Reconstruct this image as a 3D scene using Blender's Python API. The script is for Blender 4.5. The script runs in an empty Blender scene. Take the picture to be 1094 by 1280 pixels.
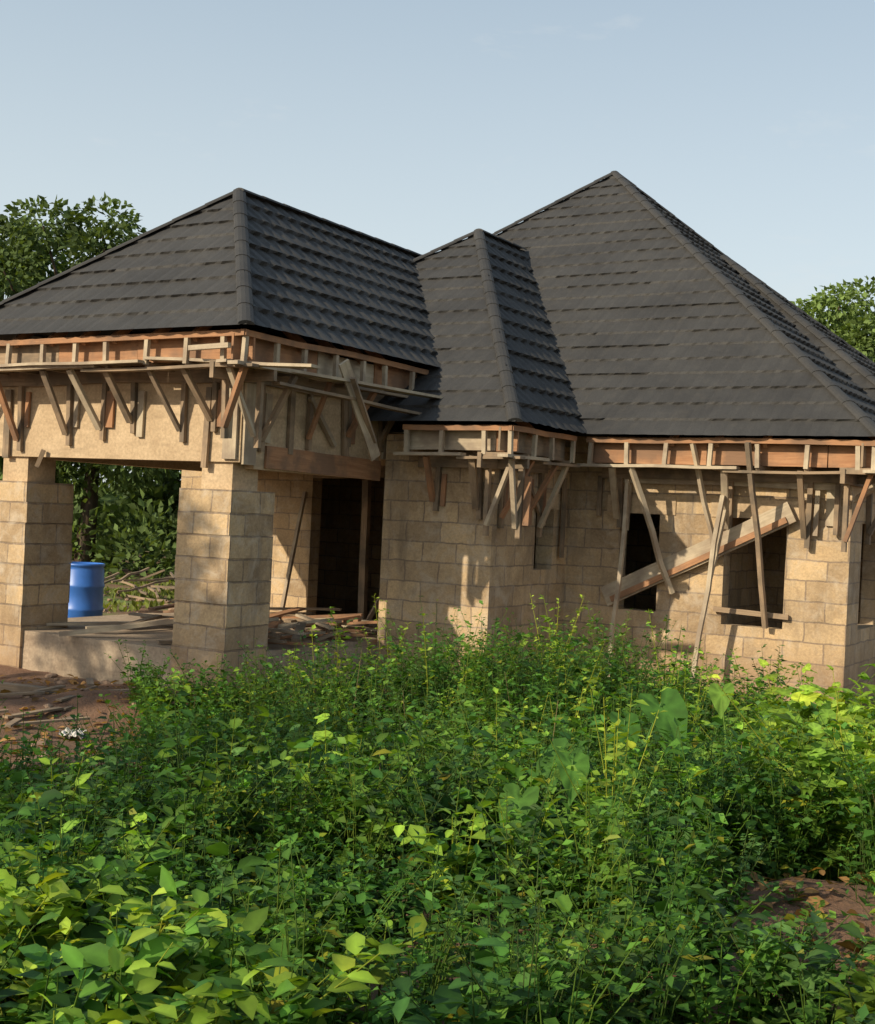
import bpy, bmesh, math, random
import numpy as np
from mathutils import Vector, Matrix
random.seed(7); rng=np.random.default_rng(11)
scene=bpy.context.scene
# ------------------------------------------------------------------ materials
def newmat(name):
    m=bpy.data.materials.new(name); m.use_nodes=True
    nt=m.node_tree; nt.nodes.clear()
    out=nt.nodes.new('ShaderNodeOutputMaterial')
    b=nt.nodes.new('ShaderNodeBsdfPrincipled')
    nt.links.new(b.outputs[0],out.inputs[0])
    return m,nt,b,out
def ramp(nt,stops):
    r=nt.nodes.new('ShaderNodeValToRGB'); e=r.color_ramp.elements
    while len(e)<len(stops): e.new(0.5)
    for i,(p,c) in enumerate(stops):
        e[i].position=p; e[i].color=(c[0],c[1],c[2],1)
    return r
def noise(nt,vec,scale,detail=5,rough=0.6,dist=0.0):
    n=nt.nodes.new('ShaderNodeTexNoise'); n.inputs['Scale'].default_value=scale
    n.inputs['Detail'].default_value=detail; n.inputs['Roughness'].default_value=rough
    n.inputs['Distortion'].default_value=dist
    if vec is not None: nt.links.new(vec,n.inputs['Vector'])
    return n
def mix(nt,a,b,f,mode='MIX'):
    m=nt.nodes.new('ShaderNodeMix'); m.data_type='RGBA'; m.blend_type=mode
    for sock,v in ((m.inputs[0],f),(m.inputs[6],a),(m.inputs[7],b)):
        if isinstance(v,(int,float)): sock.default_value=v
        elif isinstance(v,tuple): sock.default_value=(v[0],v[1],v[2],1)
        else: nt.links.new(v,sock)
    return m.outputs[2]
def bump(nt,h,b,strength=0.5,dist=0.02,prev=None):
    n=nt.nodes.new('ShaderNodeBump'); n.inputs['Strength'].default_value=strength
    n.inputs['Distance'].default_value=dist
    nt.links.new(h,n.inputs['Height'])
    if prev: nt.links.new(prev,n.inputs['Normal'])
    nt.links.new(n.outputs[0],b.inputs['Normal']); return n.outputs[0]

def mat_block(name='sandcrete_block',grey=.25):
    m,nt,b,o=newmat(name)
    uv=nt.nodes.new('ShaderNodeUVMap'); tc=nt.nodes.new('ShaderNodeTexCoord')
    nw=noise(nt,tc.outputs['Object'],4.0,4)
    va=nt.nodes.new('ShaderNodeVectorMath'); va.operation='MULTIPLY_ADD'
    nt.links.new(nw.outputs['Color'],va.inputs[0]); va.inputs[1].default_value=(.055,.045,0); nt.links.new(uv.outputs[0],va.inputs[2])
    br=nt.nodes.new('ShaderNodeTexBrick'); nt.links.new(va.outputs[0],br.inputs['Vector'])
    br.inputs['Color1'].default_value=(.60,.44,.255,1); br.inputs['Color2'].default_value=(.38,.275,.165,1)
    br.inputs['Mortar'].default_value=(.28,.21,.145,1)
    br.inputs['Scale'].default_value=1; br.inputs['Brick Width'].default_value=.47
    br.inputs['Row Height'].default_value=.238; br.inputs['Mortar Size'].default_value=.013
    br.inputs['Mortar Smooth'].default_value=.6; br.inputs['Bias'].default_value=-.1
    n1=noise(nt,tc.outputs['Object'],1.3,7,.7,.5); r1=ramp(nt,[(.32,(.55,.52,.50)),(.5,(.95,.95,.95)),(.72,(1.15,1.1,1.02))])
    nt.links.new(n1.outputs[0],r1.inputs[0])
    c=mix(nt,br.outputs[0],r1.outputs[0],.9,'MULTIPLY')
    n2=noise(nt,tc.outputs['Object'],34,6,.8); r2=ramp(nt,[(.3,(.62,.6,.58)),(.7,(1.22,1.2,1.18))])
    nt.links.new(n2.outputs[0],r2.inputs[0]); c=mix(nt,c,r2.outputs[0],.75,'MULTIPLY')
    n3=noise(nt,tc.outputs['Object'],3.5,7,.75,.8); r3=ramp(nt,[(.48,(0,0,0)),(.66,(1,1,1))]); nt.links.new(n3.outputs[0],r3.inputs[0])
    mm=nt.nodes.new('ShaderNodeMath'); mm.operation='MULTIPLY'; nt.links.new(r3.outputs[0],mm.inputs[0]); mm.inputs[1].default_value=.2+grey
    c=mix(nt,c,(.55,.475,.375),mm.outputs[0])
    mp=nt.nodes.new('ShaderNodeMapping'); nt.links.new(tc.outputs['Object'],mp.inputs[0]); mp.inputs['Scale'].default_value=(3.2,3.2,.7)
    n4=noise(nt,mp.outputs[0],1,6,.7); r4=ramp(nt,[(.52,(0,0,0)),(.74,(.65,.65,.65))]); nt.links.new(n4.outputs[0],r4.inputs[0])
    c=mix(nt,c,(.19,.145,.10),r4.outputs[0])
    sx=nt.nodes.new('ShaderNodeSeparateXYZ'); nt.links.new(tc.outputs['Object'],sx.inputs[0])
    mr=nt.nodes.new('ShaderNodeMapRange'); nt.links.new(sx.outputs[2],mr.inputs[0]); mr.inputs[1].default_value=0;mr.inputs[2].default_value=.7;mr.inputs[3].default_value=.6;mr.inputs[4].default_value=0
    c=mix(nt,c,(.24,.145,.085),mr.outputs[0])
    nt.links.new(c,b.inputs['Base Color']); b.inputs['Roughness'].default_value=.95
    bp=bump(nt,br.outputs['Fac'],b,-.6,.022); bump(nt,n2.outputs[0],b,.6,.015,bp)
    return m
def mat_conc(name,c1,c2):
    m,nt,b,o=newmat(name); tc=nt.nodes.new('ShaderNodeTexCoord')
    n=noise(nt,tc.outputs['Object'],2.2,8,.7); r=ramp(nt,[(.3,c1),(.7,c2)]); nt.links.new(n.outputs[0],r.inputs[0])
    n2=noise(nt,tc.outputs['Object'],30,5); r2=ramp(nt,[(.3,(.65,.65,.65)),(.7,(1.15,1.15,1.15))]); nt.links.new(n2.outputs[0],r2.inputs[0]); c=mix(nt,r.outputs[0],r2.outputs[0],.7,'MULTIPLY')
    mp=nt.nodes.new('ShaderNodeMapping'); nt.links.new(tc.outputs['Object'],mp.inputs[0]); mp.inputs['Scale'].default_value=(1.2,1.2,7)
    n3=noise(nt,mp.outputs[0],1,4,.6); r3=ramp(nt,[(.5,(0,0,0)),(.66,(.4,.4,.4))]); nt.links.new(n3.outputs[0],r3.inputs[0]); c=mix(nt,c,tuple(x*.55 for x in c1),r3.outputs[0])
    nt.links.new(c,b.inputs['Base Color']); b.inputs['Roughness'].default_value=.95; bump(nt,n2.outputs[0],b,.4,.01); return m
def mat_wood(name,c1,c2,c3):
    m,nt,b,o=newmat(name); uv=nt.nodes.new('ShaderNodeUVMap'); tc=nt.nodes.new('ShaderNodeTexCoord')
    mp=nt.nodes.new('ShaderNodeMapping'); nt.links.new(uv.outputs[0],mp.inputs[0]); mp.inputs['Scale'].default_value=(2.0,45,1)
    n=noise(nt,mp.outputs[0],1,5,.6,.4); r=ramp(nt,[(.3,c1),(.7,c2)]); nt.links.new(n.outputs[0],r.inputs[0])
    n2=noise(nt,tc.outputs['Object'],2.3,4); r2=ramp(nt,[(.42,(0,0,0)),(.6,(1,1,1))]); nt.links.new(n2.outputs[0],r2.inputs[0])
    c=mix(nt,r.outputs[0],c3,r2.outputs[0])
    n3=noise(nt,mp.outputs[0],2.3,4); c=mix(nt,c,n3.outputs[0],.35,'MULTIPLY')
    nt.links.new(c,b.inputs['Base Color']); b.inputs['Roughness'].default_value=.85; bump(nt,n.outputs[0],b,.3,.005); return m
def mat_roof():
    m,nt,b,o=newmat('stone_coated_tile'); tc=nt.nodes.new('ShaderNodeTexCoord')
    n=noise(nt,tc.outputs['Object'],1.2,5,.6); r=ramp(nt,[(.3,(.036,.0345,.033)),(.7,(.056,.054,.051))]); nt.links.new(n.outputs[0],r.inputs[0])
    n2=noise(nt,tc.outputs['Object'],110,3,.8); r2=ramp(nt,[(.3,(.55,.55,.55)),(.75,(1.6,1.6,1.6))]); nt.links.new(n2.outputs[0],r2.inputs[0])
    c=mix(nt,r.outputs[0],r2.outputs[0],.8,'MULTIPLY')
    n3=noise(nt,tc.outputs['Object'],5,7,.75); r3=ramp(nt,[(.52,(0,0,0)),(.8,(.4,.4,.4))]); nt.links.new(n3.outputs[0],r3.inputs[0])
    c=mix(nt,c,(.095,.083,.067),r3.outputs[0])
    nt.links.new(c,b.inputs['Base Color']); b.inputs['Roughness'].default_value=.68
    b.inputs['Specular IOR Level'].default_value=.25
    bump(nt,n2.outputs[0],b,.35,.006); return m
def mat_leaf(name,trans=.35,rough=.6):
    m,nt,b,o=newmat(name)
    at=nt.nodes.new('ShaderNodeAttribute'); at.attribute_name='Col'
    tc=nt.nodes.new('ShaderNodeTexCoord'); n=noise(nt,tc.outputs['Object'],26,3,.6); r=ramp(nt,[(.3,(.84,.86,.84)),(.7,(1.1,1.08,1.05))]); nt.links.new(n.outputs[0],r.inputs[0])
    cc=mix(nt,at.outputs[0],r.outputs[0],1.0,'MULTIPLY')
    nt.links.new(cc,b.inputs['Base Color']); b.inputs['Roughness'].default_value=rough
    b.inputs['Specular IOR Level'].default_value=.2
    tr=nt.nodes.new('ShaderNodeBsdfTranslucent')
    c=mix(nt,cc,(1.7,1.6,.5),1.0,'MULTIPLY'); nt.links.new(c,tr.inputs[0])
    ms=nt.nodes.new('ShaderNodeMixShader'); ms.inputs[0].default_value=trans
    nt.links.new(b.outputs[0],ms.inputs[1]); nt.links.new(tr.outputs[0],ms.inputs[2]); nt.links.new(ms.outputs[0],o.inputs[0])
    return m
def mat_ground():
    m,nt,b,o=newmat('laterite_ground'); tc=nt.nodes.new('ShaderNodeTexCoord'); P=tc.outputs['Object']
    n=noise(nt,P,.9,8,.65); soil=ramp(nt,[(.3,(.16,.080,.044)),(.55,(.27,.15,.088)),(.75,(.36,.235,.145))]); nt.links.new(n.outputs[0],soil.inputs[0])
    n1=noise(nt,P,14,6,.75); c=mix(nt,soil.outputs[0],n1.outputs[0],.4,'MULTIPLY')
    g=noise(nt,P,.35,6,.7); gr=ramp(nt,[(.45,(0,0,0)),(.58,(1,1,1))]); nt.links.new(g.outputs[0],gr.inputs[0])
    sx=nt.nodes.new('ShaderNodeSeparateXYZ'); nt.links.new(P,sx.inputs[0])
    mr=nt.nodes.new('ShaderNodeMapRange'); nt.links.new(sx.outputs[1],mr.inputs[0]); mr.inputs[1].default_value=17; mr.inputs[2].default_value=24; mr.inputs[3].default_value=.1; mr.inputs[4].default_value=1
    gm=nt.nodes.new('ShaderNodeMath'); gm.operation='MULTIPLY'; nt.links.new(gr.outputs[0],gm.inputs[0]); nt.links.new(mr.outputs[0],gm.inputs[1])
    n2=noise(nt,P,6,5,.7); gc=ramp(nt,[(.3,(.08,.12,.025)),(.7,(.20,.25,.06))]); nt.links.new(n2.outputs[0],gc.inputs[0])
    c=mix(nt,c,gc.outputs[0],gm.outputs[0])
    nt.links.new(c,b.inputs['Base Color']); b.inputs['Roughness'].default_value=1; bump(nt,n1.outputs[0],b,.8,.05); return m
def mat_plain(name,c,rough=.5,var=.15):
    m,nt,b,o=newmat(name); tc=nt.nodes.new('ShaderNodeTexCoord')
    n=noise(nt,tc.outputs['Object'],5,5); r=ramp(nt,[(.3,tuple(x*(1-var) for x in c)),(.7,tuple(x*(1+var) for x in c))]); nt.links.new(n.outputs[0],r.inputs[0])
    nt.links.new(r.outputs[0],b.inputs['Base Color']); b.inputs['Roughness'].default_value=rough; return m
M_block=mat_block(); M_blockc=mat_block('column_block',.4); M_roof=mat_roof()
M_conc=mat_conc('cast_concrete',(.42,.30,.18),(.62,.47,.30)); M_slab=mat_conc('slab_concrete',(.30,.22,.15),(.48,.38,.27))
M_wood=mat_wood('weathered_timber',(.26,.18,.11),(.46,.33,.21),(.19,.145,.10))
M_wood2=mat_wood('pale_timber',(.46,.37,.25),(.66,.55,.39),(.36,.28,.20))
M_red=mat_wood('red_timber',(.36,.17,.08),(.56,.30,.15),(.27,.155,.09))
M_leaf=mat_leaf('weed_leaves',.34); M_tleaf=mat_leaf('tree_leaves',.25,.7)
M_ground=mat_ground(); M_blue=mat_plain('blue_plastic',(.04,.15,.50),.4,.12); M_rag=mat_plain('cloth',(.55,.53,.48),.9)
# ------------------------------------------------------------------ builders
class MB:
    def __init__(s): s.v=[];s.f=[];s.uv=[]
    def quad(s,pts,uvs):
        i=len(s.v); s.v+=pts; s.f.append(tuple(range(i,i+len(pts)))); s.uv+=uvs
    def box(s,a,b):
        x0,y0,z0=a;x1,y1,z1=b
        F=[([(x0,y0,z0),(x1,y0,z0),(x1,y0,z1),(x0,y0,z1)],0),([(x1,y1,z0),(x0,y1,z0),(x0,y1,z1),(x1,y1,z1)],0),
           ([(x1,y0,z0),(x1,y1,z0),(x1,y1,z1),(x1,y0,z1)],1),([(x0,y1,z0),(x0,y0,z0),(x0,y0,z1),(x0,y1,z1)],1),
           ([(x0,y0,z1),(x1,y0,z1),(x1,y1,z1),(x0,y1,z1)],2),([(x0,y1,z0),(x1,y1,z0),(x1,y0,z0),(x0,y0,z0)],2)]
        for pts,k in F:
            s.quad(pts,[((p[0],p[2]) if k==0 else (p[1]+.2,p[2]) if k==1 else (p[0],p[1])) for p in pts])
    def beam(s,p0,p1,w,h,up=(0,0,1),warp=.004):
        p0=Vector(p0);p1=Vector(p1);d=(p1-p0);L=d.length;d.normalize()
        u=Vector(up)
        if abs(d.dot(u))>.97: u=Vector((1,0,0))
        x=d.cross(u).normalized();z=x.cross(d).normalized()
        o=random.random()*20; n=4 if L>1 else 1
        rings=[]
        for i in range(n+1):
            t=i/n; c=p0+d*L*t
            if 0<i<n: c=c+x*random.uniform(-warp,warp)*L+z*random.uniform(-warp,warp)*L
            rings.append([c+x*(a*w/2)+z*(b*h/2) for a,b in((-1,-1),(1,-1),(1,1),(-1,1))])
        for i in range(n):
            for k in range(4):
                a=rings[i][k];b=rings[i][(k+1)%4];c=rings[i+1][(k+1)%4];e=rings[i+1][k]
                t0=o+L*i/n;t1=o+L*(i+1)/n;v0=k*.3+o;v1=v0+.12
                s.quad([tuple(a),tuple(b),tuple(c),tuple(e)],[(t0,v0),(t0,v1),(t1,v1),(t1,v0)])
        s.quad([tuple(q) for q in rings[0][::-1]],[(o,0),(o,.1),(o+.1,.1),(o+.1,0)])
        s.quad([tuple(q) for q in rings[-1]],[(o,0),(o,.1),(o+.1,.1),(o+.1,0)])
    def build(s,name,mat,parent=None,bevel=0):
        me=bpy.data.meshes.new(name); me.from_pydata(s.v,[],s.f)
        ul=me.uv_layers.new(name='UVMap'); ul.data.foreach_set('uv',np.array(s.uv,dtype=np.float32).ravel())
        me.materials.append(mat); ob=bpy.data.objects.new(name,me); scene.collection.objects.link(ob)
        if parent: ob.parent=parent
        return ob
# ------------------------------------------------------------------ house
A=Vector((-2.13,13.5,0)); YAW=math.radians(31)
U=Vector((math.cos(YAW),-math.sin(YAW),0)); S=Vector((math.sin(YAW),math.cos(YAW),0))
house=bpy.data.objects.new('unfinished_block_house',None); scene.collection.objects.link(house)
house.location=A; house.rotation_euler=(0,0,-YAW)
def column(mb,x0,y0,sz,z1):
    hh=.238; z=-.248
    while z<z1-.02:
        zt=min(z+hh,z1); j=[random.uniform(-.008,.008) for _ in range(4)]
        mb.box((x0+j[0],y0+j[1],z),(x0+sz+j[2],y0+sz+j[3],zt-.003)); z=zt
w=MB()
column(w,-.72,0,.72,2.13); column(w,-3.76,0,.72,2.13)
w.build('porch_columns',M_blockc,house)
w=MB()
w.box((.1,2.7,-.3),(1.6,2.93,2.9)); w.box((.1,2.93,-.3),(.33,4.7,2.9))
w.box((1.37,2.93,-.3),(1.6,3.8,2.9)); w.box((1.37,3.8,-.3),(1.6,4.3,1.35)); w.box((1.37,3.8,2.1),(1.6,4.3,2.9)); w.box((1.37,4.3,-.3),(1.6,4.7,2.9))
def wallx(mb,q0,q1,p0,p1,z0,z1,ops):
    x=p0
    for a,b,zb,zt in sorted(ops):
        mb.box((x,q0,z0),(a,q1,z1))
        if zb>z0: mb.box((a,q0,z0),(b,q1,zb))
        mb.box((a,q0,zt),(b,q1,z1)); x=b
    mb.box((x,q0,z0),(p1,q1,z1))
wallx(w,4.7,4.93,-4.95,5.15,-.3,3.05,[(-2.45,-.25,.42,2.5),(2.33,2.85,.9,2.1),(3.68,4.42,.82,2.1)])
w.box((4.92,4.93,-.3),(5.15,5.25,3.05)); w.box((4.92,5.25,-.3),(5.15,6.35,.85)); w.box((4.92,5.25,2.1),(5.15,6.35,3.05)); w.box((4.92,6.35,-.3),(5.15,13.5,3.05))
w.box((5.15,6.9,-.3),(5.65,12.2,2.9)); w.box((-4.95,13.5,-.3),(4.92,13.73,3.05)); w.box((-4.95,4.93,-.3),(-4.72,13.5,3.05))
w.box((-4.72,7.6,-.3),(4.92,7.83,3.05)); w.box((.4,4.93,-.3),(.63,7.6,3.05)); w.box((3.1,4.93,-.3),(3.3,7.6,3.05))  # first box: inner back wall added to block light behind the openings
w.build('block_walls',M_block,house)
w=MB()
w.box((-.54,.14,2.13),(-.12,.56,2.42)); w.box((-3.62,.14,2.13),(-3.2,.56,2.42))
w.box((-3.76,.1,2.42),(0.0,.33,3.55)); w.box((-.23,.33,2.36),(0.0,2.7,3.55)); w.box((-3.76,.33,2.42),(-3.53,4.7,3.4))
w.build('ring_beam',M_conc,house)
w=MB()
w.box((-3.95,.04,-.3),(-.02,4.7,.41)); w.box((-.02,.8,-.3),(.1,4.7,.36))
w.build('porch_slab',M_slab,house)
w=MB()
w.box((2.15,4.685,2.1),(3.05,4.7,2.32)); w.box((3.5,4.685,2.1),(4.62,4.7,2.32))
w.box((1.6,3.6,2.1),(1.612,4.5,2.3))
w.build('lintels',M_conc,house)
# ---- roof
def roof_face(bmt,poly,z0,m,seed=0,lip=.034,wav=1.0):
    r=random.Random(seed)
    p0=Vector(poly[0]);p1=Vector(poly[1]); a=(p1-p0); L=a.length; a.normalize(); n=Vector((-a.y,a.x))
    run=max((Vector(q)-p0).dot(n) for q in poly)
    amin=min((Vector(q)-p0).dot(a) for q in poly); amax=max((Vector(q)-p0).dot(a) for q in poly)
    cs=1/math.sqrt(1+m*m); rr=.34*cs; nr=int(run/rr)+1
    N3=Vector((-n.x*m,-n.y*m,1))*cs
    step=.046; na=int((amax-amin)/step)+1
    bm=bmesh.new(); prev=None
    for k in range(nr):
        ph=r.uniform(0,.24); po=r.uniform(0,1.3)
        off=[r.uniform(-.006,.006) for _ in range(60)]
        for (fb,fd) in ((0,1),(.45,.5),(.96,0)):
            row=[]
            for i in range(na+1):
                aa=amin+step*i; t=((aa+ph)/.24)
                wv=(math.sin(6.2832*t)*.7+.3*math.sin(12.566*t+.6))*wav
                jt=off[int((aa-amin+po)/1.3)%60]
                b=k*rr+fb*rr
                if fb==0: b-= .013*wv+jt*2
                dsp=.012+fd*(lip+jt)+wv*(.009 if fb<.9 else .007)
                q=p0+a*aa+n*b
                v=Vector((q.x,q.y,z0+b*m))+N3*dsp
                row.append(bm.verts.new(v))
            if prev:
                for i in range(na): bm.faces.new((prev[i],prev[i+1],row[i+1],row[i]))
            prev=row
    for i in range(1,len(poly)):
        e0=Vector(poly[i]);e1=Vector(poly[(i+1)%len(poly)]); d=(e1-e0).normalized(); nn=Vector((d.y,-d.x,0))
        bmesh.ops.bisect_plane(bm,geom=bm.verts[:]+bm.edges[:]+bm.faces[:],plane_co=(e0.x,e0.y,0),plane_no=nn,clear_outer=True)
    me=bpy.data.meshes.new('t'); bm.to_mesh(me); bm.free(); bmt.from_mesh(me); bpy.data.meshes.remove(me)
def roof_obj(name,faces):
    b=bmesh.new()
    for i,(poly,z0,m) in enumerate(faces):
        if i==1: roof_face(b,poly,z0,m,i+len(name),.044,1.7)
        else: roof_face(b,poly,z0,m,i+len(name),.025,.75)
    me=bpy.data.meshes.new(name); b.to_mesh(me); b.free(); me.materials.append(M_roof)
    o=bpy.data.objects.new(name,me); scene.collection.objects.link(o); o.parent=house
PA=(-1.7,1.9); PZ=5.77
roof_obj('porch_roof',[
 ([(-4.15,-.5),(.5,-.5),PA],3.72,(PZ-3.72)/2.4),
 ([(.5,-.5),(.5,8),(-1.7,8),PA],3.72,(PZ-3.72)/2.2),
 ([(-4.15,8),(-4.15,-.5),PA,(-1.7,8)],3.72,(PZ-3.72)/2.45)])
BA=(-.86,6.37); BZ=6.15
roof_obj('bay_roof',[
 ([(-4.6,2.2),(2.1,2.2),BA],3.0,(BZ-3)/4.17),
 ([(2.1,2.2),(2.1,8.5),(BA[0],8.5),BA],3.0,(BZ-3)/2.96),
 ([(-4.6,8.5),(-4.6,2.2),BA,(BA[0],8.5)],3.0,(BZ-3)/3.74)])
MA=(-.28,9.9); MZ=7.84; ME=4.0; MBK=14.2
roof_obj('main_roof',[
 ([(-5.6,ME),(5.6,ME),MA],3.0,(MZ-3)/(9.9-ME)),
 ([(5.6,ME),(5.6,MBK),MA],3.0,(MZ-3)/5.88),
 ([(5.6,MBK),(-5.6,MBK),MA],3.0,(MZ-3)/(MBK-9.9)),
 ([(-5.6,MBK),(-5.6,ME),MA],3.0,(MZ-3)/5.32)])
WA=(1.6,10.2); WZ=6.36
roof_obj('wing_roof',[
 ([(1.6,6.4),(6.0,6.4),WA],3.0,(WZ-3)/3.8),
 ([(6.0,6.4),(6.0,12.7),WA],3.0,(WZ-3)/4.4),
 ([(6.0,12.7),(1.6,12.7),WA],3.0,(WZ-3)/2.5)])
def caps(mb,p0,p1):
    p0=Vector(p0);p1=Vector(p1);d=p1-p0;L=d.length;d.normalize();x=d.cross(Vector((0,0,1))).normalized();z=x.cross(d)
    n=max(1,int(L/.40))
    for i in range(n):
        ca=p0+d*(L*i/n-.012);cb=p0+d*(L*(i+1)/n); ra,rb=.085,.079
        pts0=[];pts1=[]
        for k in range(7):
            t=math.pi*k/6
            pts0.append(ca+x*(-math.cos(t)*ra)+z*(math.sin(t)*ra*.55-.012)); pts1.append(cb+x*(-math.cos(t)*rb)+z*(math.sin(t)*rb*.55-.016))
        for k in range(6):
            mb.quad([tuple(pts0[k]),tuple(pts0[k+1]),tuple(pts1[k+1]),tuple(pts1[k])],[(0,0)]*4)
        mb.quad([tuple(q) for q in pts0],[(0,0)]*7)
w=MB()
h=.045
for a,b in [((.5,-.5,3.72),(PA[0],PA[1],PZ)),((-4.15,-.5,3.72),(PA[0],PA[1],PZ)),((PA[0],PA[1],PZ),(-1.7,7.4,PZ)),
            ((2.1,2.2,3.),(BA[0],BA[1],BZ)),((-4.6,2.2,3.),(BA[0],BA[1],BZ)),((BA[0],BA[1],BZ),(BA[0],7.8,BZ)),
            ((5.6,ME,3.),(MA[0],MA[1],MZ)),((5.6,MBK,3.),(MA[0],MA[1],MZ)),((-5.6,ME,3.),(MA[0],MA[1],MZ)),((-5.6,MBK,3.),(MA[0],MA[1],MZ)),
            ((6.0,6.4,3.),(WA[0],WA[1],WZ)),((6.0,12.7,3.),(WA[0],WA[1],WZ))]:
    caps(w,(a[0],a[1],a[2]+h),(b[0],b[1],b[2]+h))
w.build('ridge_caps',M_roof,house)
# ---- eave timbers
tw=MB(); tr=MB(); tp=MB()
def eave(p0,p1,nrm,ze,wall,brk=.72,m=.83):
    p0=Vector((*p0,0));p1=Vector((*p1,0));n=Vector((*nrm,0));d=(p1-p0);L=d.length;d.normalize()
    ii=lambda t,inn,z: p0+d*t-n*inn+Vector((0,0,z))
    R=random.uniform
    tr.beam(ii(0,.035,ze-.035),ii(L,.035,ze-.035),.04,.06)
    t=0
    while t<L-.05:
        e=min(L-.02,t+R(1.1,1.9)); z=ze-.17+R(-.015,.015)
        random.choice([tr,tr,tr,tw,tp]).beam(ii(t+.01,.16+R(0,.02),z),ii(e,.16+R(0,.02),z+R(-.01,.01)),.025,.26); t=e
    tp.beam(ii(-.1,.06,ze-.345),ii(L*.55,.06,ze-.335),.13,.035)
    tw.beam(ii(L*.5,.09,ze-.375),ii(L+.1,.07,ze-.36),.12,.03)
    tw.beam(ii(0,wall-.04,ze-.40),ii(L,wall-.04,ze-.385),.05,.16)
    t=.05
    while t<L:
        tp.beam(ii(t,.045,ze-.33),ii(t+R(-.02,.02),.045,ze-.06),.05,.045,up=n)
        tw.beam(ii(t,.06,ze-.33),ii(t+R(-.03,.03),wall,ze-.33),.045,.05)
        if t>wall+.15 and t<L-wall-.2: tr.beam(ii(t+.06,.08,ze-.10+.05*m),ii(t+.06,wall+.1,ze-.12+(wall+.1)*m),.05,.10)
        t+=R(.42,.58)
    t=.22
    while t<L:
        j=R(-.12,.12); dz=R(-.14,.14)
        random.choice([tw,tw,tp,tr]).beam(ii(t+j,.08,ze-.36),ii(t,wall-.05,ze-1.0+dz),R(.035,.05),R(.05,.085),up=d)
        tw.beam(ii(t+.035,wall-.03,ze-1.12+dz),ii(t+.03+R(-.03,.03),wall-.03,ze-.42),.06,.05,up=n)
        if random.random()<.7: random.choice([tp,tr]).beam(ii(t+.12,wall-.022,ze-1.02+R(-.1,.1)),ii(t+.13,wall-.022,ze-.55),R(.05,.12),.03,up=n)
        t+=brk*R(.65,1.3)
eave((-4.1,-.45),(.45,-.45),(0,-1),3.72,.55,.62)
eave((.45,-.45),(.45,3.05),(1,0),3.72,.45,.7)
eave((.6,2.25),(2.05,2.25),(0,-1),3.0,.45,.6)
eave((2.05,2.25),(2.05,3.95),(1,0),3.0,.45,.5)
eave((2.1,4.05),(5.55,4.05),(0,-1),3.0,.6,1.1)
eave((5.55,4.05),(5.55,6.4),(1,0),3.0,.4,1.0)
tp.beam((-4.1,-.38,3.40),(-.9,-.42,3.415),.2,.03); tp.beam((-.9,-.36,3.455),(1.15,-.2,3.36),.18,.03); tp.beam((.2,-.5,3.40),(.9,2.9,3.33),.16,.03)
tw.beam((.35,.2,3.25),(.75,2.4,3.12),.12,.03)
tp.beam((-.2,-.52,3.53),(.3,-.5,3.55),.05,.05)
tp.beam((.02,.22,2.4),(.02,.22,3.3),.20,.03,up=(1,0,0)); tp.beam((-.12,.075,2.45),(-.12,.075,3.3),.18,.03,up=(0,1,0))
tw.beam((-.45,.07,2.35),(-.42,.07,3.2),.07,.04,up=(0,1,0)); tw.beam((-3.5,.07,2.4),(-3.5,.07,3.2),.10,.03,up=(0,1,0))
tr.beam((.02,.5,2.5),(.02,2.7,2.46),.03,.24)
tw.beam((.03,.9,3.3),(.03,.9,2.55),.08,.04,up=(1,0,0)); tp.beam((.05,1.2,3.2),(.05,1.7,2.7),.05,.05); tw.beam((.03,1.9,3.3),(.03,1.95,2.6),.10,.04,up=(1,0,0))
tp.beam((.62,1.0,3.56),(.52,1.85,2.58),.13,.03,up=(1,-.5,0)); tw.beam((.68,1.1,3.4),(.56,1.75,2.75),.06,.03)
def pole(a,b,r=.05): tp.beam(a,b,r,r*.9,warp=.012)
pole((2.57,4.3,2.5),(2.45,4.3,.0)); pole((2.68,4.1,2.66),(3.08,4.62,1.15),.06); pole((3.44,4.1,2.95),(3.62,4.6,1.59),.05)
pole((3.77,4.3,2.35),(3.54,4.2,.15),.055); tw.beam((4.13,4.0,2.95),(4.25,4.6,.83),.055,.05,warp=.01)
tw.beam((3.6,4.655,1.0),(4.5,4.655,.97),.04,.06); tp.beam((3.78,4.45,2.3),(3.60,4.4,1.2),.05,.04)
tp.beam((2.2,4.62,1.04),(4.5,4.60,2.2),.04,.25); tr.beam((2.3,4.58,1.02),(4.45,4.56,2.1),.03,.07)
tw.beam((1.64,3.3,2.6),(1.64,3.95,1.9),.04,.05); tw.beam((1.66,4.45,2.5),(1.66,4.45,1.5),.08,.03,up=(1,0,0))
tw.beam((2.05,4.66,2.55),(2.05,4.66,2.05),.06,.03,up=(0,1,0))
tp.beam((4.95,4.68,2.75),(4.95,4.68,2.05),.16,.03,up=(0,1,0)); tw.beam((5.0,4.65,2.6),(5.0,4.63,1.95),.06,.05)
tp.beam((5.9,4.2,2.8),(5.2,4.62,2.35),.06,.06)
tp.beam((2.15,4.655,2.56),(5.1,4.655,2.54),.03,.16)
tw.beam((-1.42,4.6,.41),(-1.45,4.6,2.45),.10,.08,up=(0,1,0)); tw.beam((-2.4,4.66,2.45),(-.3,4.66,2.5),.05,.1)
tw.beam((-.9,3.9,.43),(-.5,4.6,1.9),.05,.05); tp.beam((-2.6,4.3,.43),(-2.55,4.66,2.2),.05,.05)
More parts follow.
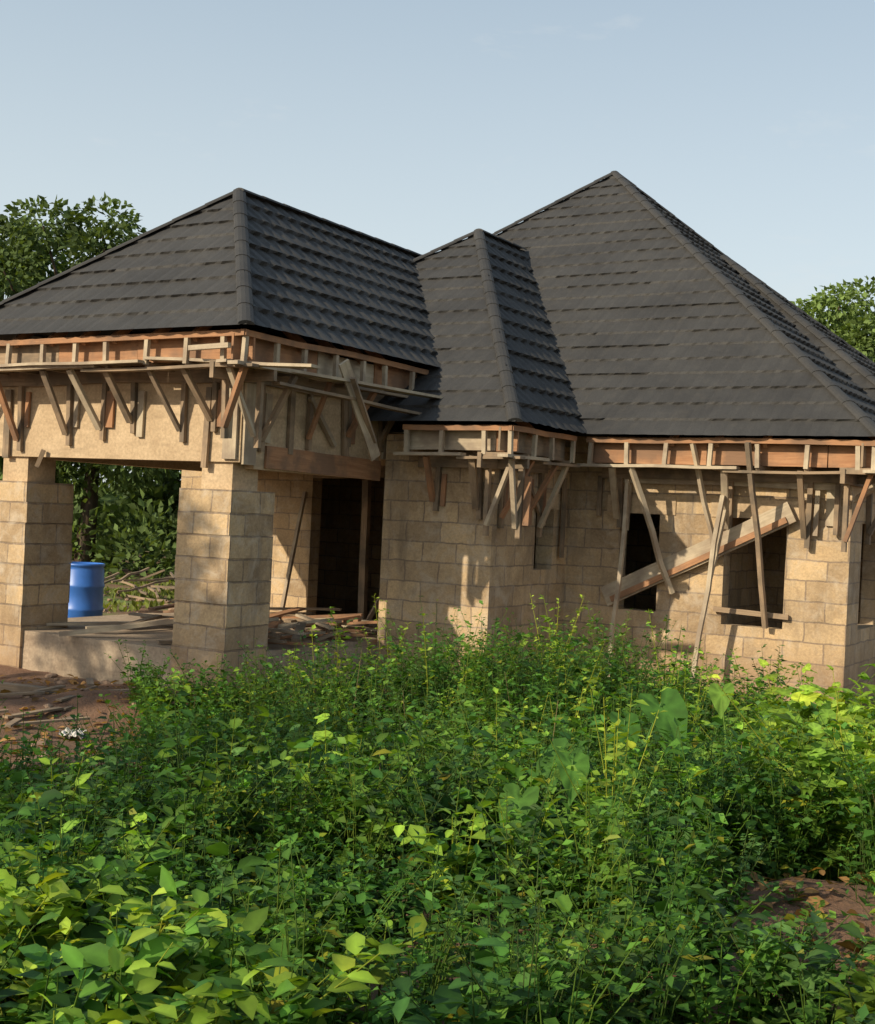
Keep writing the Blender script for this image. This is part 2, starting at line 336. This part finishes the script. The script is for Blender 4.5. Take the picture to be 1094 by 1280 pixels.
for i in range(58):
    x=random.uniform(-3.0,-.15); y=random.uniform(.3,3.8); a=random.uniform(-.5,.5)+(0 if random.random()<.6 else 1.4); L=random.uniform(.4,1.8)
    if i>34: x=random.uniform(-.9,-.1); y=random.uniform(1.0,3.0); L=random.uniform(.3,1.0); a=random.uniform(0,3.14)
    z=.43+random.uniform(0,.16)
    random.choice([tw,tp,tr]).beam((x-math.cos(a)*L/2,y-math.sin(a)*L/2,z),(x+math.cos(a)*L/2,y+math.sin(a)*L/2,z+random.uniform(-.01,.14)),random.uniform(.05,.14),.03)
tp.beam((-2.3,-.1,.44),(-.75,1.2,.75),.06,.05)
tw.beam((-2.9,.0,2.3),(-2.85,.05,2.5),.05,.05)
tw.build('eave_brackets',M_wood,house); tr.build('fascia_boards',M_red,house); tp.build('scaffold_planks',M_wood2,house)
# ------------------------------------------------------------------ ground
def sstep(a,b,x): t=np.clip((x-a)/(b-a),0,1); return t*t*(3-2*t)
def gz(x,y):
    x=np.asarray(x,float);y=np.asarray(y,float)
    near=np.exp(-((x/40)**2+((y-10)/40)**2))
    z=.42*(1-sstep(3.0,9.5,y))*np.exp(-(x/30)**2)
    z=z+near*(.05*np.sin(x*1.3+1)*np.cos(y*1.1)+.03*np.sin(x*3.1+y*2.3)+.015*np.sin(x*7.7-y*6.1))
    z=z+.22*np.exp(-((x+3.1)/.9)**2-((y-12.2)/.5)**2)+.22*np.exp(-((x-1.9)/.75)**2-((y-5.7)/.7)**2)
    return z-.02
def sp(n,near,far):
    t=np.linspace(-1,1,n); return np.sinh(t*7)/np.sinh(7)*far+t*near
n=261
gx=sp(n,14,1800); gy=sp(n,14,1800)+9
X,Y=np.meshgrid(gx,gy); Z=gz(X,Y)
V=np.stack([X,Y,Z],-1).reshape(-1,3)
idx=np.arange(n*n).reshape(n,n); F=np.stack([idx[:-1,:-1],idx[:-1,1:],idx[1:,1:],idx[1:,:-1]],-1).reshape(-1,4)
me=bpy.data.meshes.new('ground'); me.from_pydata(V.tolist(),[],F.tolist()); me.materials.append(M_ground)
for p in me.polygons: p.use_smooth=True
g=bpy.data.objects.new('ground',me); scene.collection.objects.link(g)
# ------------------------------------------------------------------ foliage engine
class Fol:
    def __init__(s): s.V=[];s.F=[];s.C=[];s.n=0
    def add(s,v,f,c):
        s.V.append(v.reshape(-1,3)); s.F.append(f.reshape(-1,3)+s.n); s.C.append(c.reshape(-1,3)); s.n+=s.V[-1].shape[0]
    def leaves(s,T,pos,dr,size,col,tilt=.5,wid=None):
        tv,tf=T[:2]; n=len(pos)
        d=dr/np.linalg.norm(dr,axis=1,keepdims=True)
        up=np.zeros((n,3)); up[:,2]=1; up+=rng.normal(0,tilt,(n,3))
        x=np.cross(d,up); x/=np.linalg.norm(x,axis=1,keepdims=True)+1e-9; z=np.cross(x,d)
        sz=np.asarray(size).reshape(n,1,1); ww=1 if wid is None else np.asarray(wid).reshape(n,1,1)
        v=pos[:,None,:]+sz*(x[:,None,:]*tv[None,:,0:1]*ww+d[:,None,:]*tv[None,:,1:2]+z[:,None,:]*tv[None,:,2:3])
        m=len(tv); f=tf[None]+ (np.arange(n)*m)[:,None,None]
        c=np.repeat(col[:,None,:],m,1)
        if len(T)>2: c=c*T[2][None,:,None]
        s.add(v,f,c)
    def stems(s,p0,p1,r,col):
        n=len(p0); d=p1-p0; d/=np.linalg.norm(d,axis=1,keepdims=True)+1e-9
        ref=np.tile(np.array([[.3,.9,.1]]),(n,1)); x=np.cross(d,ref); x/=np.linalg.norm(x,axis=1,keepdims=True)+1e-9; y=np.cross(d,x)
        r=np.broadcast_to(np.asarray(r,float).reshape(-1,1),(n,1)); vs=[]
        for p,k in((p0,1.0),(p1,.55)):
            for a in (0,2.094,4.189): vs.append(p+(x*math.cos(a)+y*math.sin(a))*r*k)
        v=np.stack(vs,1); tf=np.array([[0,1,4],[0,4,3],[1,2,5],[1,5,4],[2,0,3],[2,3,5]])
        f=tf[None]+(np.arange(n)*6)[:,None,None]; s.add(v,f,np.repeat(col[:,None,:],6,1))
    def build(s,name,mat,parent=None):
        V=np.concatenate(s.V).astype(np.float32);F=np.concatenate(s.F).astype(np.int32);C=np.concatenate(s.C).astype(np.float32)
        me=bpy.data.meshes.new(name); me.vertices.add(len(V)); me.vertices.foreach_set('co',V.ravel())
        me.loops.add(F.size); me.loops.foreach_set('vertex_index',F.ravel())
        me.polygons.add(len(F)); me.polygons.foreach_set('loop_start',np.arange(0,F.size,3,dtype=np.int32))
        me.update(calc_edges=True)
        a=me.color_attributes.new('Col','FLOAT_COLOR','POINT'); a.data.foreach_set('color',np.concatenate([np.clip(C,0,1),np.ones((len(C),1),np.float32)],1).astype(np.float32).ravel())
        me.materials.append(mat); o=bpy.data.objects.new(name,me); scene.collection.objects.link(o)
        if parent: o.parent=parent
        return o
T2=(np.array([[0,0,0],[-.30,.45,.09],[0,1,-.06],[.30,.45,.09]]),np.array([[0,2,1],[0,3,2]]))
T8=(np.array([[0,0,0],[0,.33,.0],[0,.68,-.03],[0,1,-.14],[-.24,.22,.07],[-.26,.58,.05],[.24,.22,.07],[.26,.58,.05]]),
    np.array([[0,1,4],[1,5,4],[1,2,5],[2,3,5],[0,6,1],[1,6,7],[1,7,2],[2,7,3]]),np.array([1.3,1.2,1.12,.95,.85,.85,.85,.85]))
def heart():
    R=[(0,-.02),(-.10,-.22),(-.27,-.30),(-.38,-.17),(-.42,.04),(-.36,.30),(-.23,.56),(-.09,.80),(0,.95),(.09,.80),(.23,.56),(.36,.30),(.42,.04),(.38,-.17),(.27,-.30),(.10,-.22)]
    n=len(R); v=[(0,.12,-.06)]; col=[1.5]
    for k,(s_) in enumerate((.5,1.0)):
        for i,(x,y) in enumerate(R):
            xx=x*s_; yy=.12*(1-s_)+y*s_
            zz=-.06+.16*abs(xx)-.22*yy*yy*(1 if yy>0 else .4)+(.028 if i%2 else -.028)*s_
            v.append((xx,yy,zz)); col.append(1.28 if i%2==0 else .82)
    f=[]
    for i in range(n):
        j=(i+1)%n; f.append((0,1+j,1+i)); f.append((1+i,1+j,1+n+j)); f.append((1+i,1+n+j,1+n+i))
    return np.array(v),np.array(f),np.array(col)
TH=heart()
def bush(F,xy,hgt,ns,nk,ls,T,cols,lean=.35,stemr=.004,droop=.15,start=.2,elong=1.0):
    n=len(xy)
    if n==0: return
    base=np.column_stack([xy,gz(xy[:,0],xy[:,1])-.02])
    az=rng.uniform(0,6.283,(n,ns)); ln=rng.uniform(.05,1,(n,ns))*lean*2; hh=hgt[:,None]*rng.uniform(.55,1.05,(n,ns))
    tip=base[:,None,:]+np.stack([np.cos(az)*ln*hh,np.sin(az)*ln*hh,hh],-1)
    b0=base[:,None,:]+np.stack([np.cos(az)*.03,np.sin(az)*.03,0*az],-1)
    pc=cols[rng.integers(0,len(cols),n)]*rng.uniform(.7,1.3,(n,1))
    sc=np.repeat(pc[:,None,:]*np.array([1.3,1.0,1.0]),ns,1)
    mid=(b0+tip)/2; mid[...,2]+=.1*hh; mid-= .12*(tip-b0)*np.array([1,1,0])
    F.stems(b0.reshape(-1,3),mid.reshape(-1,3),stemr,sc.reshape(-1,3)); F.stems(mid.reshape(-1,3),tip.reshape(-1,3),stemr*.7,sc.reshape(-1,3))
    t=np.linspace(start,1,nk)[None,None,:]+rng.uniform(-.04,.04,(n,ns,nk)); t=np.clip(t,0,1.02)
    tt=t[...,None]; psz=rng.uniform(.65,1.4,(n,1,1))
    P=(1-tt)**2*b0[:,:,None,:]+2*tt*(1-tt)*(mid*2-(b0+tip)/2)[:,:,None,:]+tt*tt*tip[:,:,None,:]
    for side in (0,1):
        la=rng.uniform(0,6.283,(n,ns,1))+np.arange(nk)[None,None,:]*1.57+side*3.1416+rng.uniform(-.4,.4,(n,ns,nk))
        el=rng.uniform(-.5,.55,(n,ns,nk))-droop+.35*t
        d=np.stack([np.cos(la)*np.cos(el),np.sin(la)*np.cos(el),np.sin(el)],-1)
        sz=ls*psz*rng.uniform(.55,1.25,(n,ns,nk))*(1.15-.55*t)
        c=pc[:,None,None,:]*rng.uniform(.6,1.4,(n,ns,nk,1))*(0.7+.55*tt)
        c=c+ (rng.random((n,ns,nk,1))<.03)*np.array([.16,.09,.0])
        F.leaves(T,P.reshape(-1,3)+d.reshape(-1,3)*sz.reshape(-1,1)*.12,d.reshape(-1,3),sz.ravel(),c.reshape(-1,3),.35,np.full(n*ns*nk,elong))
def scatter(n,x0,x1,y0,y1,cond):
    out=[]
    for _ in range(60):
        x=rng.uniform(x0,x1,4000);y=rng.uniform(y0,y1,4000);k=cond(x,y)
        out+=list(zip(x[k],y[k]))
        if len(out)>=n: break
    return np.array(out[:n])
pn=lambda x,y,a=1.0,s=0.: .5+.25*np.sin(x*1.7*a+s+1.3*np.sin(y*.9*a))+.25*np.sin(y*2.1*a+1.7*s+1.1*np.sin(x*1.3*a+2))
def back(x):
    return np.interp(x,[-9,-3.2,-2.8,-2.0,-.8,.5,2.0,3.6,9],[7.6,7.9,12.0,12.3,12.7,13.4,13.9,13.2,10.5])
def bare(x,y): return (((x-1.65-.12*(y-5))/.55)**2+((y-5.1)/1.25)**2<1+.5*np.sin(x*6+y*4))
inveg=lambda x,y:(y<back(x))&(np.abs(x)<.40*y+1.6)&((y<7.9+.3*np.sin(x*3))|(x/y>-.222+.012*np.sin(y*4)))
G=np.array
cmid=G([[.060,.150,.024],[.080,.185,.026],[.042,.115,.024],[.105,.20,.028],[.07,.14,.035]])
cyel=G([[.19,.30,.033],[.145,.26,.033],[.24,.33,.038]])
und=Fol()
xy=scatter(4100,-6.0,6.5,2.6,13.9,lambda x,y:inveg(x,y)&((rng.random(len(x))<.28)|~bare(x,y)))
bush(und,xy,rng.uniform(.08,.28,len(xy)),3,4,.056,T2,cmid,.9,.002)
def hmap(x,y):
    h=.42+.38*pn(x,y,.9)+.22*pn(x,y,2.3,2)
    h=h+.18*np.exp(-((x-.3)/1.5)**2)*sstep(9.0,11,y)
    h=h*(1-.34*sstep(2.2,3.4,x)*sstep(9,11,y))
    h=h*(1-.30*(1-sstep(-2.2,-1.0,x)))
    h=h*(.6+.4*sstep(3.,6.5,y))
    h=h*(1-.5*sstep(.7,1.3,x)*(1-sstep(4.8,6.0,y)))
    return h
xy=scatter(1350,-7,7,3.4,13.9,lambda x,y:inveg(x,y)&~bare(x,y)&(pn(x,y,1.6,4)>.24))
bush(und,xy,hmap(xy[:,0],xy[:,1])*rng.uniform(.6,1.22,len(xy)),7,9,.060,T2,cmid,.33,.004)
xy=scatter(380,-6,6,3.3,13,lambda x,y:inveg(x,y)&~bare(x,y)&(pn(x,y,1.1,7)>.4))
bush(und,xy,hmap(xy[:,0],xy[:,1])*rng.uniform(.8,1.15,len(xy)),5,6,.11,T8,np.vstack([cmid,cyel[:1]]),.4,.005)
xy=scatter(70,-1.2,4.0,9.8,12.9,lambda x,y:inveg(x,y)); bush(und,xy,rng.uniform(.8,1.25,len(xy))*(1-.25*sstep(1.8,3,xy[:,0])),3,12,.08,T2,np.vstack([cmid,cyel]),.22,.005,start=.35)
xy=scatter(7,.9,2.0,9.8,12.0,lambda x,y:inveg(x,y)); bush(und,xy,rng.uniform(1.25,1.5,len(xy)),3,12,.09,T2,np.vstack([cmid,cyel]),.15,.006,start=.35)
xy=scatter(40,-2.6,3.0,5.5,9.8,lambda x,y:inveg(x,y)&~bare(x,y)); bush(und,xy,rng.uniform(.7,.95,len(xy)),4,9,.085,T2,np.vstack([cmid,cyel]),.3,.005,start=.3)
xy=scatter(36,-3,4,5,13,lambda x,y:inveg(x,y)); b0=np.column_stack([xy,gz(xy[:,0],xy[:,1])]); hh=hmap(xy[:,0],xy[:,1])*rng.uniform(.7,1.1,len(xy))
und.stems(b0,b0+np.column_stack([rng.normal(0,.15,len(xy)),rng.normal(0,.15,len(xy)),hh]),.004,G([[.26,.21,.11]])*rng.uniform(.6,1.3,(len(xy),1)))
und.build('weed_undergrowth',M_leaf)
bl=Fol()
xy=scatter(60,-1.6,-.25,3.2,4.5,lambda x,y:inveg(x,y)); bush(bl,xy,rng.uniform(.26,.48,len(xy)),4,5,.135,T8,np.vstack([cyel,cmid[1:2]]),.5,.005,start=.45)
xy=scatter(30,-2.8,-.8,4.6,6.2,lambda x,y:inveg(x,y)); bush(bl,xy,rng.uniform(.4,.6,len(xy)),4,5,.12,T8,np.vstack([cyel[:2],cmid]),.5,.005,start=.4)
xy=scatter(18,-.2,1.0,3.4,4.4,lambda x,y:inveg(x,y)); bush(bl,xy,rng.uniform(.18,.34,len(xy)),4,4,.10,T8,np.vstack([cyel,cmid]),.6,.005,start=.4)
bl.build('broadleaf_weeds',M_leaf)
vn=Fol()
xy=scatter(95,1.9,4.4,5.8,10.8,lambda x,y:inveg(x,y)&(x/y>.245)&~bare(x,y)); bush(vn,xy,rng.uniform(.65,1.12,len(xy)),5,7,.14,TH,cyel,.35,.005,start=.25,elong=.9)
xy=scatter(10,1.7,2.5,4.2,6.0,lambda x,y:(x/y>.36)); bush(vn,xy,rng.uniform(.3,.55,len(xy)),4,5,.10,TH,cyel,.4,.005,start=.25)
xy=scatter(34,-1,1.6,6.2,9.,lambda x,y:inveg(x,y)); bush(vn,xy,rng.uniform(.5,.8,len(xy)),3,4,.11,TH,np.vstack([cmid,cyel[:1]]),.3,.005,start=.45)
vn.build('climbing_vine',M_leaf)
def cocoyam(name,x,y,leaves,col):
    f=Fol(); z0=float(gz(x,y))
    for (dx,dy,h,sz,az) in leaves:
        tipp=G([[x+dx,y+dy,z0+h]]); b=G([[x,y,z0]]); m=(b+tipp)/2+G([[-.1*dx,-.1*dy,.08]])
        c=G([col])*1.2+.02
        f.stems(b,m,.014,c); f.stems(m,tipp,.010,c)
        d=G([[math.cos(az),math.sin(az),-.75]])
        f.leaves(TH,tipp,d,[sz],G([col])*random.uniform(.8,1.2),.25,[.85])
    return f.build(name,M_leaf)
cocoyam('cocoyam_plant',1.02,6.9,[(.20,-.05,.92,.34,-1.2),(-.32,-.25,.68,.36,-2.4),(.38,.1,.60,.25,-.8),(-.1,-.3,.45,.3,-1.7),(.05,.2,.78,.24,-1.4)],(.07,.17,.03))
cocoyam('cocoyam_plant',.62,5.6,[(-.22,-.1,.48,.24,-2.0),(.15,-.1,.44,.22,-1.1),(.02,.1,.6,.22,-1.6)],(.08,.18,.03))
cocoyam('cocoyam_plant',1.75,7.4,[(-.12,-.1,1.02,.20,-1.8),(.12,-.05,.8,.22,-1.0),(-.15,.1,.65,.2,-2.3),(.2,-.2,.55,.22,-1.2)],(.15,.27,.04))
lt=Fol(); xy=scatter(1700,-6,6,3,14.5,lambda x,y:(bare(x,y)|(rng.random(len(x))<.07))|((x<-1.6)&(y>8)&(rng.random(len(x))<.5)))
P=np.column_stack([xy,gz(xy[:,0],xy[:,1])+.015]); a=rng.uniform(0,6.28,len(P)); d=np.column_stack([np.cos(a),np.sin(a),rng.uniform(-.1,.5,len(P))])
lt.leaves(T8,P,d,rng.uniform(.04,.13,len(P)),G([[.30,.17,.065]])*rng.uniform(.35,1.6,(len(P),1)),.5); lt.build('leaf_litter',M_leaf)
# ------------------------------------------------------------------ trees
def tree(name,x,y,h,cr,n,lsz,col,seed,trunk_h=.4,zs=.8,fat=1.0):
    rng2=np.random.default_rng(seed); z0=float(gz(x,y)); root=bpy.data.objects.new(name,None); scene.collection.objects.link(root); root.location=(x,y,z0)
    nc=48; cc=[]
    while len(cc)<nc:
        v=rng2.uniform(-1,1,3)
        if .25<np.linalg.norm(v)<1: cc.append(v)
    cc=np.array(cc); hc=h*(trunk_h+(1-trunk_h)/2); cen=cc*np.array([cr,cr,h*(1-trunk_h)/2*zs*1.1])+np.array([0,0,hc])
    rad=rng2.uniform(.15,.33,nc)*cr*fat
    f=Fol(); per=n//nc
    cols=np.array(col)
    for i in range(nc):
        v=rng2.normal(0,1,(per,3)); v/=np.linalg.norm(v,axis=1,keepdims=True); rr=rad[i]*rng2.uniform(.35,1.15,(per,1))**.6
        P=cen[i]+v*rr*np.array([1.15,1.15,.75]); d=v+rng2.normal(0,.6,(per,3))+np.array([0,0,-.4])
        c=cols[None]*rng2.uniform(.65,1.4,(per,1))*rng2.uniform(.7,1.35)
        f.leaves(T2,P,d,rng2.uniform(.7,1.3,per)*lsz,c,.8)
    f.build('crown',M_tleaf,root)
    t=Fol(); bc=np.array([[.11,.08,.055]])
    p=np.array([[0,0,-.3]]); q=np.array([[.15,.1,hc*.55]]); t.stems(p,q,h*.035,bc); top=np.array([[0.,.1,hc]]); t.stems(q,top,h*.02,bc)
    for i in range(0,nc,1):
        s=q+(top-q)*rng2.uniform(0,.8); m=(s+cen[i])/2+np.array([[0,0,-.2]]); t.stems(s,m,h*.010,bc); t.stems(m,cen[i][None],h*.006,bc)
    t.build('trunk',M_leaf,root)
tree('mango_tree',-8.9,33,9.5,3.1,27000,.20,(.085,.13,.04),1,.2)
tree('mango_tree',-12.2,35,9.5,3.4,24000,.20,(.08,.12,.038),2,.2)
tree('mango_tree',13.6,44,10.6,2.9,21000,.22,(.12,.175,.05),3,.25)
tree('mango_tree',18.0,47,10.0,3.6,12000,.24,(.11,.165,.05),4,.25)
tree('mango_tree',-6.0,38,6.0,3.2,9000,.24,(.08,.12,.038),5,.1)
tree('mango_tree',-13.0,7.2,8.2,1.7,5000,.20,(.08,.13,.04),6,.55,fat=.85)
tree('mango_tree',-11.2,1.6,7.2,1.7,5500,.20,(.08,.13,.04),7,.5,fat=.9)
bk=Fol(); r3=np.random.default_rng(5)
nb=420; bx=r3.uniform(-75,75,nb); by=r3.uniform(38,75,nb)+0.1*np.abs(bx); bh=r3.uniform(1.2,4.2,nb)
for i in range(nb):
    per=110; v=r3.normal(0,1,(per,3)); v/=np.linalg.norm(v,axis=1,keepdims=True); v[:,2]=np.abs(v[:,2])
    rr=r3.uniform(.6,1.1,(per,1)); P=np.array([bx[i],by[i],bh[i]*.1])+v*rr*np.array([2.6,2.6,bh[i]])
    c=np.array([[.075,.115,.038]])*r3.uniform(.6,1.5,(per,1))*r3.uniform(.7,1.3)
    bk.leaves(T2,P,v+r3.normal(0,.6,(per,3)),r3.uniform(.35,.8,per),c,.8)
nb=46; bx=r3.uniform(-18,-3,nb); by=r3.uniform(31,38,nb); bh=r3.uniform(.8,2.6,nb)
for i in range(nb):
    per=260; v=r3.normal(0,1,(per,3)); v/=np.linalg.norm(v,axis=1,keepdims=True); v[:,2]=np.abs(v[:,2])
    rr=r3.uniform(.5,1.1,(per,1)); P=np.array([bx[i],by[i],0])+v*rr*np.array([1.1,1.1,bh[i]])
    c=np.array([[.09,.135,.04]])*r3.uniform(.6,1.5,(per,1))*r3.uniform(.7,1.3)
    bk.leaves(T2,P,v+r3.normal(0,.6,(per,3)),r3.uniform(.12,.3,per),c,.8)
bk.build('distant_bush',M_tleaf)
gr=Fol(); r3=np.random.default_rng(8); xx=r3.uniform(-12,-2.5,7000); yy=r3.uniform(18,31,7000); k=pn(xx,yy,.7,3)>.52; xx=xx[k];yy=yy[k]
P=np.column_stack([xx,yy,gz(xx,yy)]); d=np.column_stack([r3.normal(0,.4,len(P)),r3.normal(0,.4,len(P)),np.ones(len(P))])
gr.leaves(T2,P,d,r3.uniform(.06,.2,len(P)),G([[.17,.21,.05]])*r3.uniform(.5,1.4,(len(P),1)),.5); gr.build('rough_grass',M_leaf)
# ------------------------------------------------------------------ drum
bm=bmesh.new(); prof=[(0,0),(.26,0),(.285,.03),(.285,.28),(.295,.30),(.295,.33),(.283,.35),(.283,.60),(.295,.62),(.295,.65),(.283,.67),(.28,.86),(.265,.90),(.285,.91),(.285,.945),(.262,.945),(.262,.915),(.0,.91)]
seg=40; rings=[]
for r_,z_ in prof: rings.append([bm.verts.new((r_*math.cos(2*math.pi*i/seg),r_*math.sin(2*math.pi*i/seg),z_)) for i in range(seg)])
for a,b in zip(rings[:-1],rings[1:]):
    for i in range(seg): bm.faces.new((a[i],a[(i+1)%seg],b[(i+1)%seg],b[i]))
bmesh.ops.remove_doubles(bm,verts=bm.verts,dist=1e-5); bmesh.ops.recalc_face_normals(bm,faces=bm.faces)
me=bpy.data.meshes.new('plastic_drum'); bm.to_mesh(me); bm.free(); me.materials.append(M_blue)
for p in me.polygons: p.use_smooth=True
o=bpy.data.objects.new('plastic_drum',me); scene.collection.objects.link(o); o.location=(-5.42,20.2,float(gz(-5.42,20.2))-.03); o.scale=(1.12,1.12,1.12)
rb=MB()
def rock(mb,c,r):
    b=bmesh.new(); bmesh.ops.create_icosphere(b,subdivisions=2,radius=r)
    for v in b.verts: v.co*=random.uniform(.75,1.15); v.co.z*=.6
    for f in b.faces: mb.quad([tuple(v.co+Vector(c)) for v in f.verts],[(0,0)]*3)
    b.free()
for i in range(130):
    x=random.uniform(-6,-2.2);y=random.uniform(9,15); rock(rb,(x,y,float(gz(x,y))),random.choice([.02,.02,.03,.05,.08]))
for i in range(50):
    x=random.uniform(-8.5,-4.5);y=random.uniform(22,27); rock(rb,(x,y,float(gz(x,y))),random.uniform(.04,.12))
rb.build('rubble',mat_conc('rubble_earth',(.20,.115,.07),(.38,.27,.18)))
br=MB()
for i in range(60):
    x=random.uniform(-9,-4.0);y=random.uniform(25,29);a=random.uniform(0,3.14);L=random.uniform(.5,1.6);z=float(gz(x,y))+random.uniform(.03,.35)
    br.beam((x,y,z),(x+L*math.cos(a),y+L*math.sin(a),z+random.uniform(-.1,.3)),.04,.04,warp=.03)
br.build('brush_heap',M_wood)
lg=MB(); lg.beam((-5.3,12.9,.10),(-3.7,12.6,.08),.12,.11); lg.beam((-4.9,12.2,.06),(-3.6,12.9,.05),.08,.05)
for i in range(16):
    x=random.uniform(-5,-2.6);y=random.uniform(10.5,13.2);a=random.uniform(0,3.14);L=random.uniform(.15,.7);z=float(gz(x,y))+.03
    lg.beam((x,y,z),(x+L*math.cos(a),y+L*math.sin(a),z+.02),random.uniform(.03,.08),.02)
lg.build('scrap_timber',M_wood)
b=bmesh.new(); bmesh.ops.create_grid(b,x_segments=14,y_segments=14,size=.10)
for v in b.verts: v.co.z=.05+.04*math.sin(v.co.x*60+2)*math.cos(v.co.y*50)+random.uniform(-.008,.008); v.co.x*=1.1-.3*abs(v.co.y)*6
me=bpy.data.meshes.new('rag'); b.to_mesh(me); b.free(); me.materials.append(M_rag)
o=bpy.data.objects.new('cloth_rag',me); scene.collection.objects.link(o); o.location=(-2.98,11.0,float(gz(-2.98,11.))+.0)
# ------------------------------------------------------------------ light
beta=math.radians(25); el=math.radians(28)
hv=(-S)*math.cos(beta)+(-U)*math.sin(beta); ts=Vector((hv.x*math.cos(el),hv.y*math.cos(el),math.sin(el)))
sl=bpy.data.lights.new('sun','SUN'); sl.energy=5.0; sl.angle=math.radians(.6); sl.color=(1,.87,.66)
so=bpy.data.objects.new('sun',sl); scene.collection.objects.link(so); so.rotation_euler=ts.to_track_quat('Z','Y').to_euler()
wd=bpy.data.worlds.new('World'); scene.world=wd; wd.use_nodes=True; nt=wd.node_tree; nt.nodes.clear()
sk=nt.nodes.new('ShaderNodeTexSky'); sk.sky_type='NISHITA'; sk.sun_disc=False; sk.sun_elevation=el; sk.sun_rotation=math.atan2(ts.x,ts.y)
sk.air_density=1.0; sk.dust_density=3.5; sk.ozone_density=1.0
tc=nt.nodes.new('ShaderNodeTexCoord'); sx=nt.nodes.new('ShaderNodeSeparateXYZ'); nt.links.new(tc.outputs['Generated'],sx.inputs[0])
hz=ramp(nt,[(0.0,(.80,.85,.83)),(.2,(.64,.72,.74)),(.42,(.40,.50,.58)),(1,(.2,.3,.42))]); nt.links.new(sx.outputs[2],hz.inputs[0])
ml=nt.nodes.new('ShaderNodeVectorMath'); ml.operation='SCALE'; nt.links.new(hz.outputs[0],ml.inputs[0]); ml.inputs['Scale'].default_value=10
mp=nt.nodes.new('ShaderNodeMapping'); nt.links.new(tc.outputs['Generated'],mp.inputs[0]); mp.inputs['Scale'].default_value=(5,5,14); mp.inputs['Location'].default_value=(4.1,2.4,.9)
cn=noise(nt,mp.outputs[0],1.8,7,.6,.3); cr=ramp(nt,[(.60,(0,0,0)),(.8,(.35,.35,.35))]); nt.links.new(cn.outputs[0],cr.inputs[0])
c1=mix(nt,sk.outputs[0],ml.outputs[0],.64); c2=mix(nt,c1,(6,6.1,6),cr.outputs[0])
bg=nt.nodes.new('ShaderNodeBackground'); bg.inputs[1].default_value=.13
wo=nt.nodes.new('ShaderNodeOutputWorld'); nt.links.new(c2,bg.inputs[0]); nt.links.new(bg.outputs[0],wo.inputs[0])
# ------------------------------------------------------------------ camera
cam=bpy.data.cameras.new('camera'); cam.sensor_fit='HORIZONTAL'; cam.sensor_width=36; cam.lens=1635/1094*36; cam.clip_end=5000
co=bpy.data.objects.new('camera',cam); scene.collection.objects.link(co)
co.matrix_world=Matrix.Translation((0,0,2.0))@Matrix.Rotation(math.radians(90),4,'X')@Matrix.Rotation(math.radians(2.7),4,'Z')
scene.camera=co
scene.view_settings.view_transform='Standard'; scene.view_settings.look='None'; scene.view_settings.exposure=0
